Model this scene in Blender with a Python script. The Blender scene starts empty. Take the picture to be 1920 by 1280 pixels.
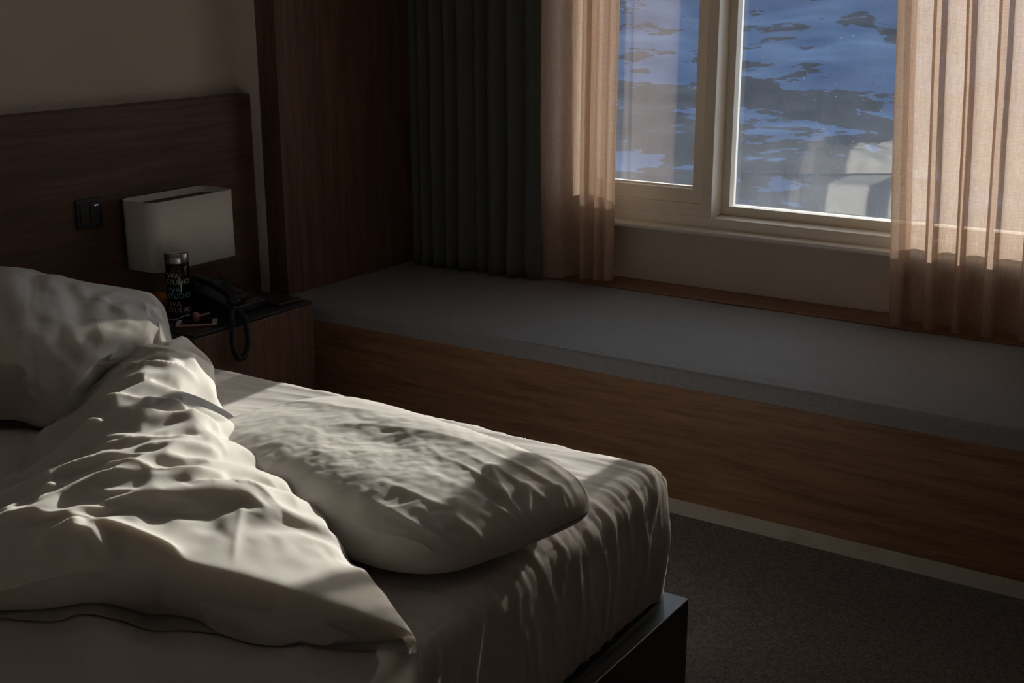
import bpy, bmesh, math, random
from mathutils import Vector, Matrix, noise
R = math.radians
C = bpy.context.scene.collection
sc = bpy.context.scene

# ------------------------------------------------------------ camera
cam_d = bpy.data.cameras.new('camera'); cam = bpy.data.objects.new('camera', cam_d); C.objects.link(cam)
cam_d.sensor_width = 36.0; cam_d.lens = 2312.4 / 1920 * 36.0; cam_d.clip_start = .05; cam_d.clip_end = 2000
cam.location = (0, 0, 1.6)
cam.rotation_mode = 'XYZ'; cam.rotation_euler = (R(90 - 15.886), R(0.125), R(33.443))
sc.camera = cam

# ------------------------------------------------------------ sky, sun, exposure
w = bpy.data.worlds.new('sky'); sc.world = w; w.use_nodes = True
nt = w.node_tree; bg = nt.nodes['Background']
SUN_EL, SUN_AZ = 15.0, 0.3
# clear winter sky: brighter towards the low sun, deep blue away from it
tc = nt.nodes.new('ShaderNodeTexCoord'); vm = nt.nodes.new('ShaderNodeVectorMath'); vm.operation = 'DOT_PRODUCT'
vm.inputs[1].default_value = (math.sin(R(SUN_AZ)) * .93, math.cos(R(SUN_AZ)) * .99, .12)
mr = nt.nodes.new('ShaderNodeMapRange'); mr.inputs[1].default_value = -1; mr.inputs[2].default_value = 1
rp = nt.nodes.new('ShaderNodeValToRGB')
nt.links.new(tc.outputs['Generated'], vm.inputs[0]); nt.links.new(vm.outputs['Value'], mr.inputs[0]); nt.links.new(mr.outputs[0], rp.inputs[0]); nt.links.new(rp.outputs[0], bg.inputs['Color'])
e = rp.color_ramp.elements; e[0].position = .30; e[0].color = (.016, .032, .072, 1); e[1].position = 1.0; e[1].color = (1.0, 1.0, 1.0, 1)
k = e.new(.56); k.color = (.022, .041, .085, 1); k = e.new(.80); k.color = (.22, .33, .52, 1); k = e.new(.92); k.color = (.66, .80, 1.0, 1)
bg.inputs['Strength'].default_value = 4.4
sun_d = bpy.data.lights.new('sun', 'SUN'); sun = bpy.data.objects.new('sun', sun_d); C.objects.link(sun)
sun_d.energy = 8.2; sun_d.color = (1.0, .93, .84); sun_d.angle = R(.6)
sun.location = (0, 8, 6)
# light travels towards -y, slightly -x, downwards
dv = Vector((-math.sin(R(SUN_AZ)) * math.cos(R(SUN_EL)), -math.cos(R(SUN_AZ)) * math.cos(R(SUN_EL)), -math.sin(R(SUN_EL))))
sun.rotation_euler = dv.to_track_quat('-Z', 'Y').to_euler()
sc.view_settings.view_transform = 'Standard'; sc.view_settings.look = 'None'; sc.view_settings.gamma = 1
sc.view_settings.use_curve_mapping = False; sc.view_settings.exposure = 0.0
sc.cycles.max_bounces = 10; sc.cycles.diffuse_bounces = 5; sc.cycles.transparent_max_bounces = 12

# ------------------------------------------------------------ helpers
def tag(o, label=None, cat=None, group=None, kind=None):
    if label: o['label'] = label
    if cat: o['category'] = cat
    if group: o['group'] = group
    if kind: o['kind'] = kind
    return o
def empty(name, loc=(0, 0, 0), **k):
    o = bpy.data.objects.new(name, None); C.objects.link(o); o.location = loc; o.empty_display_size = .05
    return tag(o, **k)
def obj(name, bm, mat, parent=None, smooth=False, world=True, **k):
    """link a bmesh (world coordinates) as one mesh object; under a parent it is moved into the parent's space"""
    me = bpy.data.meshes.new(name)
    if parent is not None and world:
        off = Vector((0, 0, 0)); p = parent
        while p is not None: off += p.location; p = p.parent
        bmesh.ops.translate(bm, verts=bm.verts, vec=-off)
    elif parent is None:
        # origin at the base centre of the thing
        if len(bm.verts):
            xs = [v.co.x for v in bm.verts]; ys = [v.co.y for v in bm.verts]; zs = [v.co.z for v in bm.verts]
            off = Vector(((min(xs) + max(xs)) / 2, (min(ys) + max(ys)) / 2, min(zs)))
            bmesh.ops.translate(bm, verts=bm.verts, vec=-off)
    bm.to_mesh(me); bm.free()
    if smooth:
        for p in me.polygons: p.use_smooth = True
    o = bpy.data.objects.new(name, me); C.objects.link(o)
    if parent is not None: o.parent = parent
    else: o.location = off
    for m in (mat if isinstance(mat, (list, tuple)) else [mat]): me.materials.append(m)
    return tag(o, **k)
def box(bm, x0, x1, y0, y1, z0, z1, bev=0, seg=2):
    r = bmesh.ops.create_cube(bm, size=1.0); vs = r['verts']
    for v in vs: v.co = Vector(((x0 + x1) / 2 + v.co.x * (x1 - x0), (y0 + y1) / 2 + v.co.y * (y1 - y0), (z0 + z1) / 2 + v.co.z * (z1 - z0)))
    if bev:
        es = list({e for v in vs for e in v.link_edges})
        bmesh.ops.bevel(bm, geom=es, offset=bev, segments=seg, profile=.5, affect='EDGES')
    return bm
def bx(*a, **k):
    bm = bmesh.new(); box(bm, *a, **k); return bm
def lathe(bm, prof, c=(0, 0, 0), n=32):
    rings = []
    for r, z in prof:
        rings.append([bm.verts.new((c[0] + r * math.cos(2 * math.pi * i / n), c[1] + r * math.sin(2 * math.pi * i / n), c[2] + z)) for i in range(n)])
    for a, b in zip(rings, rings[1:]):
        for i in range(n): bm.faces.new((a[i], a[(i + 1) % n], b[(i + 1) % n], b[i]))
    if prof[0][0] > 0: bm.faces.new(list(reversed(rings[0])))
    if prof[-1][0] > 0: bm.faces.new(rings[-1])
    return bm
def catmull(p, n):
    pts = []
    for i in range(len(p) - 1):
        p0 = p[max(i - 1, 0)]; p1 = p[i]; p2 = p[i + 1]; p3 = p[min(i + 2, len(p) - 1)]
        for k in range(n):
            t = k / n; pts.append(.5 * ((2 * p1) + (p2 - p0) * t + (2 * p0 - 5 * p1 + 4 * p2 - p3) * t * t + (3 * p1 - p0 - 3 * p2 + p3) * t ** 3))
    pts.append(p[-1].copy()); return pts
def tube(bm, pts, r, n=8, smooth=6):
    pts = [Vector(p) for p in pts]
    if smooth: pts = catmull(pts, smooth)
    rings = []; up = Vector((0, 0, 1))
    t0 = (pts[1] - pts[0]).normalized(); nrm = t0.orthogonal().normalized()
    for i, p in enumerate(pts):
        t = (pts[min(i + 1, len(pts) - 1)] - pts[max(i - 1, 0)]).normalized()
        nrm = (nrm - t * nrm.dot(t)).normalized(); b = t.cross(nrm)
        rr = r(i / (len(pts) - 1)) if callable(r) else r
        rings.append([bm.verts.new(p + (nrm * math.cos(2 * math.pi * k / n) + b * math.sin(2 * math.pi * k / n)) * rr) for k in range(n)])
    for a, b_ in zip(rings, rings[1:]):
        for k in range(n): bm.faces.new((a[k], a[(k + 1) % n], b_[(k + 1) % n], b_[k]))
    bm.faces.new(list(reversed(rings[0]))); bm.faces.new(rings[-1])
    return bm
def grid_mesh(bm, P):
    """P = rows of Vectors"""
    V = [[bm.verts.new(p) for p in row] for row in P]
    for a, b in zip(V, V[1:]):
        for i in range(len(a) - 1): bm.faces.new((a[i], a[i + 1], b[i + 1], b[i]))
    return V
def bicubic(ctrl, nu, nv):
    rows = [catmull([Vector(p) for p in r], nu) for r in ctrl]
    cols = list(zip(*rows))
    out = [catmull(list(c), nv) for c in cols]
    return [list(r) for r in zip(*out)]
def fbm(p, o=4):
    return noise.fractal(p, .8, 2.0, o)

# ------------------------------------------------------------ materials
def mat(name, col=(.5, .5, .5), rough=.6, spec=.5, metal=0, emis=None, es=0):
    m = bpy.data.materials.new(name); m.use_nodes = True
    b = m.node_tree.nodes['Principled BSDF']
    b.inputs['Base Color'].default_value = (*col, 1); b.inputs['Roughness'].default_value = rough
    b.inputs['Specular IOR Level'].default_value = spec; b.inputs['Metallic'].default_value = metal
    if emis: b.inputs['Emission Color'].default_value = (*emis, 1); b.inputs['Emission Strength'].default_value = es
    return m
def nodes(m): return m.node_tree.nodes, m.node_tree.links, m.node_tree.nodes['Principled BSDF']
def add_noise(m, c0, c1, scale=(1, 1, 1), nscale=5, detail=4, dist=0, bump=0, bscale=None, coord='Object', lo=.35, hi=.65, bdist=.002):
    N, L, b = nodes(m)
    t = N.new('ShaderNodeTexCoord'); mp = N.new('ShaderNodeMapping'); mp.inputs['Scale'].default_value = scale
    n = N.new('ShaderNodeTexNoise'); n.inputs['Scale'].default_value = nscale; n.inputs['Detail'].default_value = detail; n.inputs['Distortion'].default_value = dist
    r = N.new('ShaderNodeValToRGB'); r.color_ramp.elements[0].color = (*c0, 1); r.color_ramp.elements[1].color = (*c1, 1)
    r.color_ramp.elements[0].position = lo; r.color_ramp.elements[1].position = hi
    L.new(t.outputs[coord], mp.inputs[0]); L.new(mp.outputs[0], n.inputs[0]); L.new(n.outputs[0], r.inputs[0]); L.new(r.outputs[0], b.inputs['Base Color'])
    if bump:
        bn = n
        if bscale:
            bn = N.new('ShaderNodeTexNoise'); bn.inputs['Scale'].default_value = bscale; bn.inputs['Detail'].default_value = 3; L.new(mp.outputs[0], bn.inputs[0])
        bp = N.new('ShaderNodeBump'); bp.inputs['Strength'].default_value = bump; bp.inputs['Distance'].default_value = bdist
        L.new(bn.outputs[0], bp.inputs['Height']); L.new(bp.outputs[0], b.inputs['Normal'])
    return m
def wood(name, c0, c1, axis, rough=.45):
    s = {'x': (1.2, 22, 22), 'y': (22, 1.2, 22), 'z': (22, 22, 1.2)}[axis]
    m = mat(name, c0, rough, .4)
    N, L, b = nodes(m)
    t = N.new('ShaderNodeTexCoord'); mp = N.new('ShaderNodeMapping'); mp.inputs['Scale'].default_value = s
    n = N.new('ShaderNodeTexNoise'); n.inputs['Scale'].default_value = 1.6; n.inputs['Detail'].default_value = 6; n.inputs['Distortion'].default_value = .6
    n2 = N.new('ShaderNodeTexNoise'); n2.inputs['Scale'].default_value = 9; n2.inputs['Detail'].default_value = 3
    mx = N.new('ShaderNodeMix'); mx.data_type = 'FLOAT'; mx.inputs[0].default_value = .4
    r = N.new('ShaderNodeValToRGB'); r.color_ramp.elements[0].color = (*c0, 1); r.color_ramp.elements[1].color = (*c1, 1)
    r.color_ramp.elements[0].position = .36; r.color_ramp.elements[1].position = .66
    L.new(t.outputs['Object'], mp.inputs[0]); L.new(mp.outputs[0], n.inputs[0]); L.new(mp.outputs[0], n2.inputs[0])
    L.new(n.outputs[0], mx.inputs[2]); L.new(n2.outputs[0], mx.inputs[3]); L.new(mx.outputs[0], r.inputs[0]); L.new(r.outputs[0], b.inputs['Base Color'])
    bp = N.new('ShaderNodeBump'); bp.inputs['Strength'].default_value = .25; bp.inputs['Distance'].default_value = .001
    L.new(mx.outputs[0], bp.inputs['Height']); L.new(bp.outputs[0], b.inputs['Normal'])
    return m
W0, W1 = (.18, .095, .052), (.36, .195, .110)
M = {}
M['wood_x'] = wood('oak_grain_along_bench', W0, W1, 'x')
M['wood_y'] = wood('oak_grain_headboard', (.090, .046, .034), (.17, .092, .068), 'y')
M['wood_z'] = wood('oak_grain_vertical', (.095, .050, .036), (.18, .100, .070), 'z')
M['wall'] = add_noise(mat('cream_plaster', (.5, .43, .35), .9, .2), (.66, .575, .51), (.70, .61, .55), nscale=3, bump=.15, bscale=260, bdist=.001)
M['ceiling'] = mat('white_ceiling', (.85, .83, .79), .9, .2)
M['carpet'] = add_noise(mat('brown_carpet', (.06, .05, .045), .98, .1), (.16, .138, .130), (.32, .28, .265), nscale=140, detail=5, bump=.9, bscale=300, bdist=.006)
M['skirt'] = add_noise(mat('cream_skirting', (.5, .46, .4), .6), (.42, .38, .32), (.54, .49, .42), nscale=14, detail=6, lo=.3, hi=.5)
M['cushion'] = add_noise(mat('grey_wool_fabric', (.1, .1, .11), .95, .2), (.21, .21, .225), (.33, .33, .355), scale=(1, 1, 1), nscale=420, detail=4, bump=.5, bscale=600, bdist=.002)
M['frame'] = mat('cream_window_paint', (.76, .70, .61), .45, .5)
M['sill'] = mat('cream_sill_paint', (.74, .70, .65), .35, .5)
M['black_frame'] = mat('dark_bed_lacquer', (.018, .019, .022), .32, .5)
M['shade'] = add_noise(mat('off_white_lampshade', (.6, .57, .5), .85, .2), (.80, .78, .73), (.84, .82, .77), nscale=200, bump=.1, bscale=400, bdist=.0005)
M['shade_in'] = mat('dark_shade_diffuser', (.10, .06, .04), .7)
M['dark_curtain'] = add_noise(mat('charcoal_curtain_cloth', (.035, .037, .036), .95, .1), (.090, .094, .090), (.130, .134, .126), nscale=300, bump=.3, bscale=500, bdist=.001)
M['black_plastic'] = mat('black_plastic', (.012, .012, .014), .38, .5)
M['grey_plastic'] = mat('dark_grey_plastic', (.07, .07, .075), .4, .5)
M['metal'] = mat('brushed_steel', (.55, .54, .55), .28, .5, 1.0)
M['white_plastic'] = mat('white_plastic', (.6, .58, .54), .4)
M['rose'] = mat('rose_metal', (.62, .26, .26), .4, .5, .3)
M['screen'] = mat('phone_screen_glass', (.004, .005, .008), .08, .6)
M['pink_gum'] = mat('pink_plastic', (.55, .22, .25), .5)
M['orange'] = add_noise(mat('orange_peel', (.6, .2, .05), .5), (.50, .15, .04), (.62, .22, .06), nscale=30, bump=.3, bscale=120)
M['red'] = mat('red_wrapper', (.45, .03, .03), .4)
M['white_ink'] = mat('white_ink', (.42, .42, .41), .6)
M['teal_ink'] = mat('teal_ink', (.08, .36, .40), .6)
M['led'] = mat('blue_led', (.2, .2, .4), .5, emis=(.45, .42, 1.0), es=1.6)
M['socket'] = mat('charcoal_socket_plastic', (.03, .034, .036), .45)

def cloth_mat(name, c0, c1, weave=900):
    m = add_noise(mat(name, c0, .9, .25), c0, c1, nscale=2.2, bump=.22, bscale=weave, bdist=.0006)
    b = m.node_tree.nodes['Principled BSDF']; b.inputs['Subsurface Weight'].default_value = .35; b.inputs['Subsurface Radius'].default_value = (1.0, .85, .65); b.inputs['Subsurface Scale'].default_value = .035; b.inputs['Sheen Weight'].default_value = .15; b.inputs['Sheen Roughness'].default_value = .4
    return m
M['linen'] = cloth_mat('white_cotton', (.73, .69, .645), (.77, .73, .685))
M['sheet'] = cloth_mat('white_sheet', (.70, .655, .63), (.75, .70, .675))

def sheer_mat():
    m = bpy.data.materials.new('blush_sheer_cloth'); m.use_nodes = True; N = m.node_tree.nodes; L = m.node_tree.links
    N.remove(N['Principled BSDF']); out = N['Material Output']
    t = N.new('ShaderNodeTexCoord')
    mpx = N.new('ShaderNodeMapping'); mpx.inputs['Scale'].default_value = (60, 60, 900)
    mpz = N.new('ShaderNodeMapping'); mpz.inputs['Scale'].default_value = (700, 700, 12)
    n1 = N.new('ShaderNodeTexNoise'); n1.inputs['Scale'].default_value = 1; n1.inputs['Detail'].default_value = 3
    n2 = N.new('ShaderNodeTexNoise'); n2.inputs['Scale'].default_value = 1; n2.inputs['Detail'].default_value = 3
    L.new(t.outputs['Object'], mpx.inputs[0]); L.new(t.outputs['Object'], mpz.inputs[0]); L.new(mpx.outputs[0], n1.inputs[0]); L.new(mpz.outputs[0], n2.inputs[0])
    a = N.new('ShaderNodeMath'); a.operation = 'MULTIPLY'; L.new(n1.outputs[0], a.inputs[0]); L.new(n2.outputs[0], a.inputs[1])
    r = N.new('ShaderNodeValToRGB'); r.color_ramp.elements[0].position = .12; r.color_ramp.elements[1].position = .42
    r.color_ramp.elements[0].color = (.52, .375, .30, 1); r.color_ramp.elements[1].color = (.74, .61, .505, 1)
    L.new(a.outputs[0], r.inputs[0])
    d = N.new('ShaderNodeBsdfDiffuse'); tr = N.new('ShaderNodeBsdfTranslucent'); tp = N.new('ShaderNodeBsdfTransparent')
    L.new(r.outputs[0], d.inputs[0]); L.new(r.outputs[0], tr.inputs[0]); tp.inputs[0].default_value = (1, .93, .86, 1)
    m1 = N.new('ShaderNodeMixShader'); m1.inputs[0].default_value = .52; L.new(d.outputs[0], m1.inputs[1]); L.new(tr.outputs[0], m1.inputs[2])
    m2 = N.new('ShaderNodeMixShader'); m2.inputs[0].default_value = .26; L.new(m1.outputs[0], m2.inputs[1]); L.new(tp.outputs[0], m2.inputs[2])
    L.new(m2.outputs[0], out.inputs[0]); return m
M['sheer'] = sheer_mat()

def pane_mat():
    m = bpy.data.materials.new('dusty_window_glass'); m.use_nodes = True; N = m.node_tree.nodes; L = m.node_tree.links
    N.remove(N['Principled BSDF']); out = N['Material Output']
    tp = N.new('ShaderNodeBsdfTransparent'); tp.inputs[0].default_value = (.95, .97, .96, 1)
    gl = N.new('ShaderNodeBsdfGlossy'); gl.inputs['Roughness'].default_value = 0.0
    lw = N.new('ShaderNodeFresnel'); lw.inputs[0].default_value = 1.5
    k = N.new('ShaderNodeMath'); k.operation = 'MULTIPLY'; k.inputs[1].default_value = 4.6; k.use_clamp = True
    L.new(lw.outputs[0], k.inputs[0])
    m1 = N.new('ShaderNodeMixShader'); L.new(k.outputs[0], m1.inputs[0]); L.new(tp.outputs[0], m1.inputs[1]); L.new(gl.outputs[0], m1.inputs[2])
    # dust: thicker low on the pane, with specks
    t = N.new('ShaderNodeTexCoord'); n = N.new('ShaderNodeTexNoise'); n.inputs['Scale'].default_value = 160; n.inputs['Detail'].default_value = 6
    v = N.new('ShaderNodeTexVoronoi'); v.inputs['Scale'].default_value = 38
    vr = N.new('ShaderNodeMath'); vr.operation = 'LESS_THAN'; vr.inputs[1].default_value = .045
    L.new(t.outputs['Object'], n.inputs[0]); L.new(t.outputs['Object'], v.inputs[0]); L.new(v.outputs['Distance'], vr.inputs[0])
    n3 = N.new('ShaderNodeTexNoise'); n3.inputs['Scale'].default_value = 5; n3.inputs['Detail'].default_value = 4; L.new(t.outputs['Object'], n3.inputs[0])
    sp = N.new('ShaderNodeSeparateXYZ'); L.new(t.outputs['Object'], sp.inputs[0])
    mr = N.new('ShaderNodeMapRange'); L.new(sp.outputs['Z'], mr.inputs[0]); mr.inputs[1].default_value = 0; mr.inputs[2].default_value = .5; mr.inputs[3].default_value = 1.0; mr.inputs[4].default_value = .30
    a = N.new('ShaderNodeMath'); a.operation = 'MULTIPLY'; L.new(n.outputs[0], a.inputs[0]); L.new(mr.outputs[0], a.inputs[1])
    a3 = N.new('ShaderNodeMath'); a3.operation = 'MULTIPLY'; L.new(a.outputs[0], a3.inputs[0]); L.new(n3.outputs[0], a3.inputs[1])
    b = N.new('ShaderNodeMath'); b.operation = 'MULTIPLY'; L.new(a3.outputs[0], b.inputs[0]); b.inputs[1].default_value = .17
    v2 = N.new('ShaderNodeMath'); v2.operation = 'MULTIPLY'; L.new(vr.outputs[0], v2.inputs[0]); v2.inputs[1].default_value = .35
    c = N.new('ShaderNodeMath'); c.operation = 'ADD'; c.use_clamp = True; L.new(b.outputs[0], c.inputs[0]); L.new(v2.outputs[0], c.inputs[1])
    tr = N.new('ShaderNodeBsdfTranslucent'); tr.inputs[0].default_value = (.5, .5, .5, 1)
    m2 = N.new('ShaderNodeMixShader'); L.new(c.outputs[0], m2.inputs[0]); L.new(m1.outputs[0], m2.inputs[1]); L.new(tr.outputs[0], m2.inputs[2])
    L.new(m2.outputs[0], out.inputs[0]); return m
M['pane'] = pane_mat()

# ------------------------------------------------------------ room shell
XH, YW, XR, YB, ZC = -3.455, 4.335, 1.6, -1.6, 2.6
def struct(name, bm, m, **k): return obj(name, bm, m, kind='structure', **k)
struct('floor', bx(XH - .2, XR + .1, YB - .1, YW + .25, -.06, 0), M['carpet'])
struct('ceiling', bx(XH - .2, XR + .1, YB - .1, YW + .25, ZC, ZC + .1), M['ceiling'])
struct('wall_left', bx(XH - .2, XH, YB, 3.351, 0, ZC), M['wall'])
struct('wall_niche', bx(XH - .2, -3.333, 3.351, YW + .25, 0, ZC), M['wall'])
struct('wall_right', bx(XR, XR + .1, YB, YW + .25, 0, ZC), M['wall'])
struct('wall_back', bx(XH - .2, XR, YB - .1, YB, 0, ZC), M['wall'])
WX0, WX1, WZ0, WZ1 = -2.60, -.05, .690, 2.25
bm = bmesh.new()
box(bm, -3.333, WX0, YW, YW + .25, 0, ZC); box(bm, WX1, XR, YW, YW + .25, 0, ZC)
box(bm, WX0, WX1, YW, YW + .25, 0, WZ0); box(bm, WX0, WX1, YW, YW + .25, WZ1, ZC)
struct('wall_window', bm, M['wall'])
# dark wood clad panel between bed niche and window
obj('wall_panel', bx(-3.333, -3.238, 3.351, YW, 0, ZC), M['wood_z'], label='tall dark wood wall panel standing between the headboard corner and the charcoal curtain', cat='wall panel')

# window
win = empty('window_1', (-1.3, 4.4, .697), kind='structure')
bm = bmesh.new()
box(bm, WX0, WX1, 4.33, 4.50, .70, .757, bev=.002)                       # lower frame right and left
box(bm, WX0, -1.9905, 4.335, 4.48, .757, .803, bev=.0015)
box(bm, WX0, WX1, 4.33, 4.50, 2.17, WZ1)
box(bm, WX0, -2.52, 4.34, 4.50, .803, 2.17); box(bm, -2.036, -1.9905, 4.402, 4.50, .8035, 2.1695)
box(bm, -.14, WX1, 4.34, 4.50, .757, 2.17)
obj('window_frame', bm, M['frame'], win)
obj('window_mullion', bx(-1.990, -1.945, 4.325, 4.50, .7575, 2.169, bev=.002), M['frame'], win)
bm = bmesh.new()
box(bm, -2.52, -1.9905, 4.35, 4.40, .8032, .859, bev=.0015); box(bm, -2.038, -1.9905, 4.3502, 4.40, .8592, 2.1098, bev=.0015)
box(bm, -2.52, -2.475, 4.3502, 4.40, .8592, 2.1098, bev=.0015); box(bm, -2.52, -1.9905, 4.35, 4.40, 2.11, 2.17, bev=.0015)
box(bm, -2.49, -2.036, 4.372, 4.392, .855, .866)
obj('sash', bm, M['frame'], win)
bm = bmesh.new()
box(bm, -1.9449, -.14, 4.42, 4.48, .7572, .793, bev=.0015); box(bm, -1.9449, -1.913, 4.4202, 4.48, .7932, 2.1198, bev=.0015)
box(bm, -.18, -.14, 4.4202, 4.48, .7932, 2.1198, bev=.0015); box(bm, -1.945, -.14, 4.42, 4.48, 2.12, 2.17, bev=.003)
obj('sash', bm, M['frame'], win)
obj('pane', bx(-2.495, -2.033, 4.380, 4.384, .85, 2.12), M['pane'], win, label='clean left pane reflecting the curtain')
g = obj('pane', bx(0, 1.76, 4.46, 4.464, 0, 1.36), M['pane'], None)
g.parent = win; g.location = Vector((-1.925 + .88, 4.462, .785)) - win.location
g['label'] = 'large dusty right pane'
bm = bmesh.new(); box(bm, -2.75, .1, 4.268, 4.40, .697, .716, bev=.006, seg=3)
obj('window_sill', bm, M['sill'], win)

# ------------------------------------------------------------ window bench
bench = empty('window_bench', (-1, 3.9, 0), label='long built-in oak window bench with a grey fabric seat cushion', cat='bench')
obj('bench_front', bx(-3.238, 1.598, 3.302, 3.33, .0508, .421, bev=.002), M['wood_x'], bench)
obj('bench_top', bx(-3.238, 1.598, 3.33, YW - .002, .395, .421), M['wood_x'], bench)
obj('bench_ledge', bx(-3.238, 1.598, 4.150, YW - .002, .421, .480, bev=.002), M['wood_x'], bench)
obj('skirting', bx(-3.238, 1.598, 3.304, 3.33, 0, .0508), M['skirt'], bench, label='pale scuffed skirting strip')
def cushion(x0, x1, y0, y1, z0, z1):
    bm = bmesh.new(); nx, ny = 260, 46; r = .018; rows = []
    prof = []
    for k in range(5): prof.append((y0 + .002, z0 + (z1 - z0 - r) * k / 4))
    for k in range(1, 7): a = math.pi / 2 * k / 6; prof.append((y0 + r - r * math.cos(a) + .002, z1 - r + r * math.sin(a)))
    for k in range(1, ny): prof.append((y0 + r + (y1 - y0 - 2 * r) * k / ny, z1))
    for k in range(7): a = math.pi / 2 * k / 6; prof.append((y1 - r + r * math.sin(a), z1 - r + r * math.cos(a)))
    prof.append((y1, z0))
    for i in range(nx + 1):
        x = x0 + (x1 - x0) * i / nx; row = []
        for (y, z) in prof:
            top = max(0, min(1, (z - z0) / (z1 - z0))); d = min(1, (y - y0) / .12)
            dz = .003 * fbm(Vector((x * 1.5, y * 2.5, 0))) * top * d - .003 * math.exp(-((y - y0 - .03) / .018) ** 2) * top
            dy = .002 * fbm(Vector((x * 4, 5, z * 3))) if y < y0 + .01 else 0
            row.append(Vector((x, y + dy, z + dz)))
        rows.append(row)
    grid_mesh(bm, rows); bmesh.ops.recalc_face_normals(bm, faces=bm.faces)
    return bm
obj('seat_cushion', cushion(-3.236, 1.59, 3.302, 4.15, .421, .480), M['cushion'], bench, smooth=True)

# ------------------------------------------------------------ headboard, nightstand
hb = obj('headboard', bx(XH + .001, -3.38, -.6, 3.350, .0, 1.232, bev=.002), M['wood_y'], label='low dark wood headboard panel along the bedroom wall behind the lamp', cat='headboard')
NZ = .56
ns = empty('nightstand', (-3.13, 2.83, 0), label='brown oak nightstand with black top beside the bed head', cat='nightstand')
NX0, NX1, NY0, NY1 = -3.379, -2.885, 2.555, 3.100
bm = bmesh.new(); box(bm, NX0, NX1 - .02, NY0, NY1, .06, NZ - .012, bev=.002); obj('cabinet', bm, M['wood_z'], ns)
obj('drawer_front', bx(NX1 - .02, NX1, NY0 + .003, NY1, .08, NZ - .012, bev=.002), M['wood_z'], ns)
obj('plinth', bx(NX0 + .03, NX1 - .05, NY0 + .03, NY1 - .03, 0, .06), M['black_plastic'], ns)
obj('glass_top', bx(NX0, NX1, NY0, NY1, NZ - .012, NZ, bev=.002), M['black_frame'], ns, label='black top')

# wall socket
sk = empty('wall_switch', (-3.38, 2.584, .90), label='square charcoal switch plate with a tiny blue light on the headboard', cat='switch')
obj('plate', bx(-3.3795, -3.370, 2.534, 2.634, .851, .947, bev=.003), M['socket'], sk)
obj('rocker', bx(-3.370, -3.366, 2.545, 2.583, .862, .936, bev=.001), M['socket'], sk)
obj('rocker', bx(-3.370, -3.366, 2.586, 2.624, .862, .936, bev=.001), M['socket'], sk)
bm = bmesh.new(); box(bm, -3.366, -3.3652, 2.602, 2.606, .922, .9245); box(bm, -3.366, -3.3652, 2.609, 2.614, .922, .9245)
obj('indicator_light', bm, M['led'], sk, label='pale blue glowing indicator')

# lamp
lx, ly = -3.28, 2.883
lamp = empty('table_lamp', (lx, ly, NZ), label='table lamp with large rounded rectangular off-white shade on the nightstand', cat='lamp')
def rrect(hx, hy, r, n=8):
    pts = []
    for cx_, cy_, a0 in ((hx - r, hy - r, 0), (-hx + r, hy - r, 90), (-hx + r, -hy + r, 180), (hx - r, -hy + r, 270)):
        for k in range(n + 1):
            a = R(a0 + 90 * k / n); pts.append((cx_ + r * math.cos(a), cy_ + r * math.sin(a)))
    return pts
def shade():
    bm = bmesh.new(); z0, z1 = .695, .930; th = .004; rings = []
    for (z, off, sc_) in ((z0, 0, 1.0), (z1, 0, 1.0), (z1, th, 1.0), (z0, th, 1.0)):
        # slightly rounder at the end that faces the bed
        rings.append([bm.verts.new((lx + x, ly + y, z)) for x, y in rrect(.083 - off, .190 - off, .040 - off)])
    n = len(rings[0])
    for a, b in zip(rings, rings[1:] + rings[:1]):
        for i in range(n): bm.faces.new((a[i], a[(i + 1) % n], b[(i + 1) % n], b[i]))
    bmesh.ops.recalc_face_normals(bm, faces=bm.faces)
    return bm
s = obj('lamp_shade', shade(), M['shade'], lamp)
for p in s.data.polygons: p.use_smooth = abs(p.normal.z) < .5
bm = bmesh.new(); vs = [bm.verts.new((lx + x, ly + y, .905)) for x, y in rrect(.078, .185, .036)]; f = bm.faces.new(vs)
r_ = bmesh.ops.extrude_face_region(bm, geom=[f]); bmesh.ops.translate(bm, verts=[v for v in r_['geom'] if isinstance(v, bmesh.types.BMVert)], vec=(0, 0, .003))
bmesh.ops.recalc_face_normals(bm, faces=bm.faces); obj('diffuser', bm, M['shade_in'], lamp)
bm = bmesh.new(); lathe(bm, [(.009, NZ + .012), (.009, .905)], (lx, ly, 0), 16); obj('stem', bm, M['black_plastic'], lamp, smooth=True)
bm = bmesh.new(); lathe(bm, [(.0, NZ), (.062, NZ), (.062, NZ + .008), (.056, NZ + .012), (.0, NZ + .014)], (lx, ly, 0), 32); obj('base', bm, M['black_plastic'], lamp)

# bottle
BX, BY = -3.118, 2.712
bot = empty('water_bottle', (BX, BY, NZ), label='clear glass water bottle with steel cap and printed lettering beside the lamp', cat='bottle')
br = .0385; bh = .178
def glass_mat():
    m = bpy.data.materials.new('bottle_glass'); m.use_nodes = True; N = m.node_tree.nodes; L = m.node_tree.links
    N.remove(N['Principled BSDF']); out = N['Material Output']
    tp = N.new('ShaderNodeBsdfTransparent'); tp.inputs[0].default_value = (.60, .60, .58, 1); gl = N.new('ShaderNodeBsdfGlossy'); gl.inputs['Roughness'].default_value = .06
    fr = N.new('ShaderNodeFresnel'); fr.inputs[0].default_value = 1.6
    m1 = N.new('ShaderNodeMixShader'); L.new(fr.outputs[0], m1.inputs[0]); L.new(tp.outputs[0], m1.inputs[1]); L.new(gl.outputs[0], m1.inputs[2]); L.new(m1.outputs[0], out.inputs[0]); return m
M['bglass'] = glass_mat()
bm = bmesh.new(); lathe(bm, [(0, .002), (br - .004, .002), (br, .008), (br, bh - .008), (br - .004, bh), (br - .007, bh), (br - .004, bh - .01), (br - .003, .012), (0, .010)], (BX, BY, NZ), 48)
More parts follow.
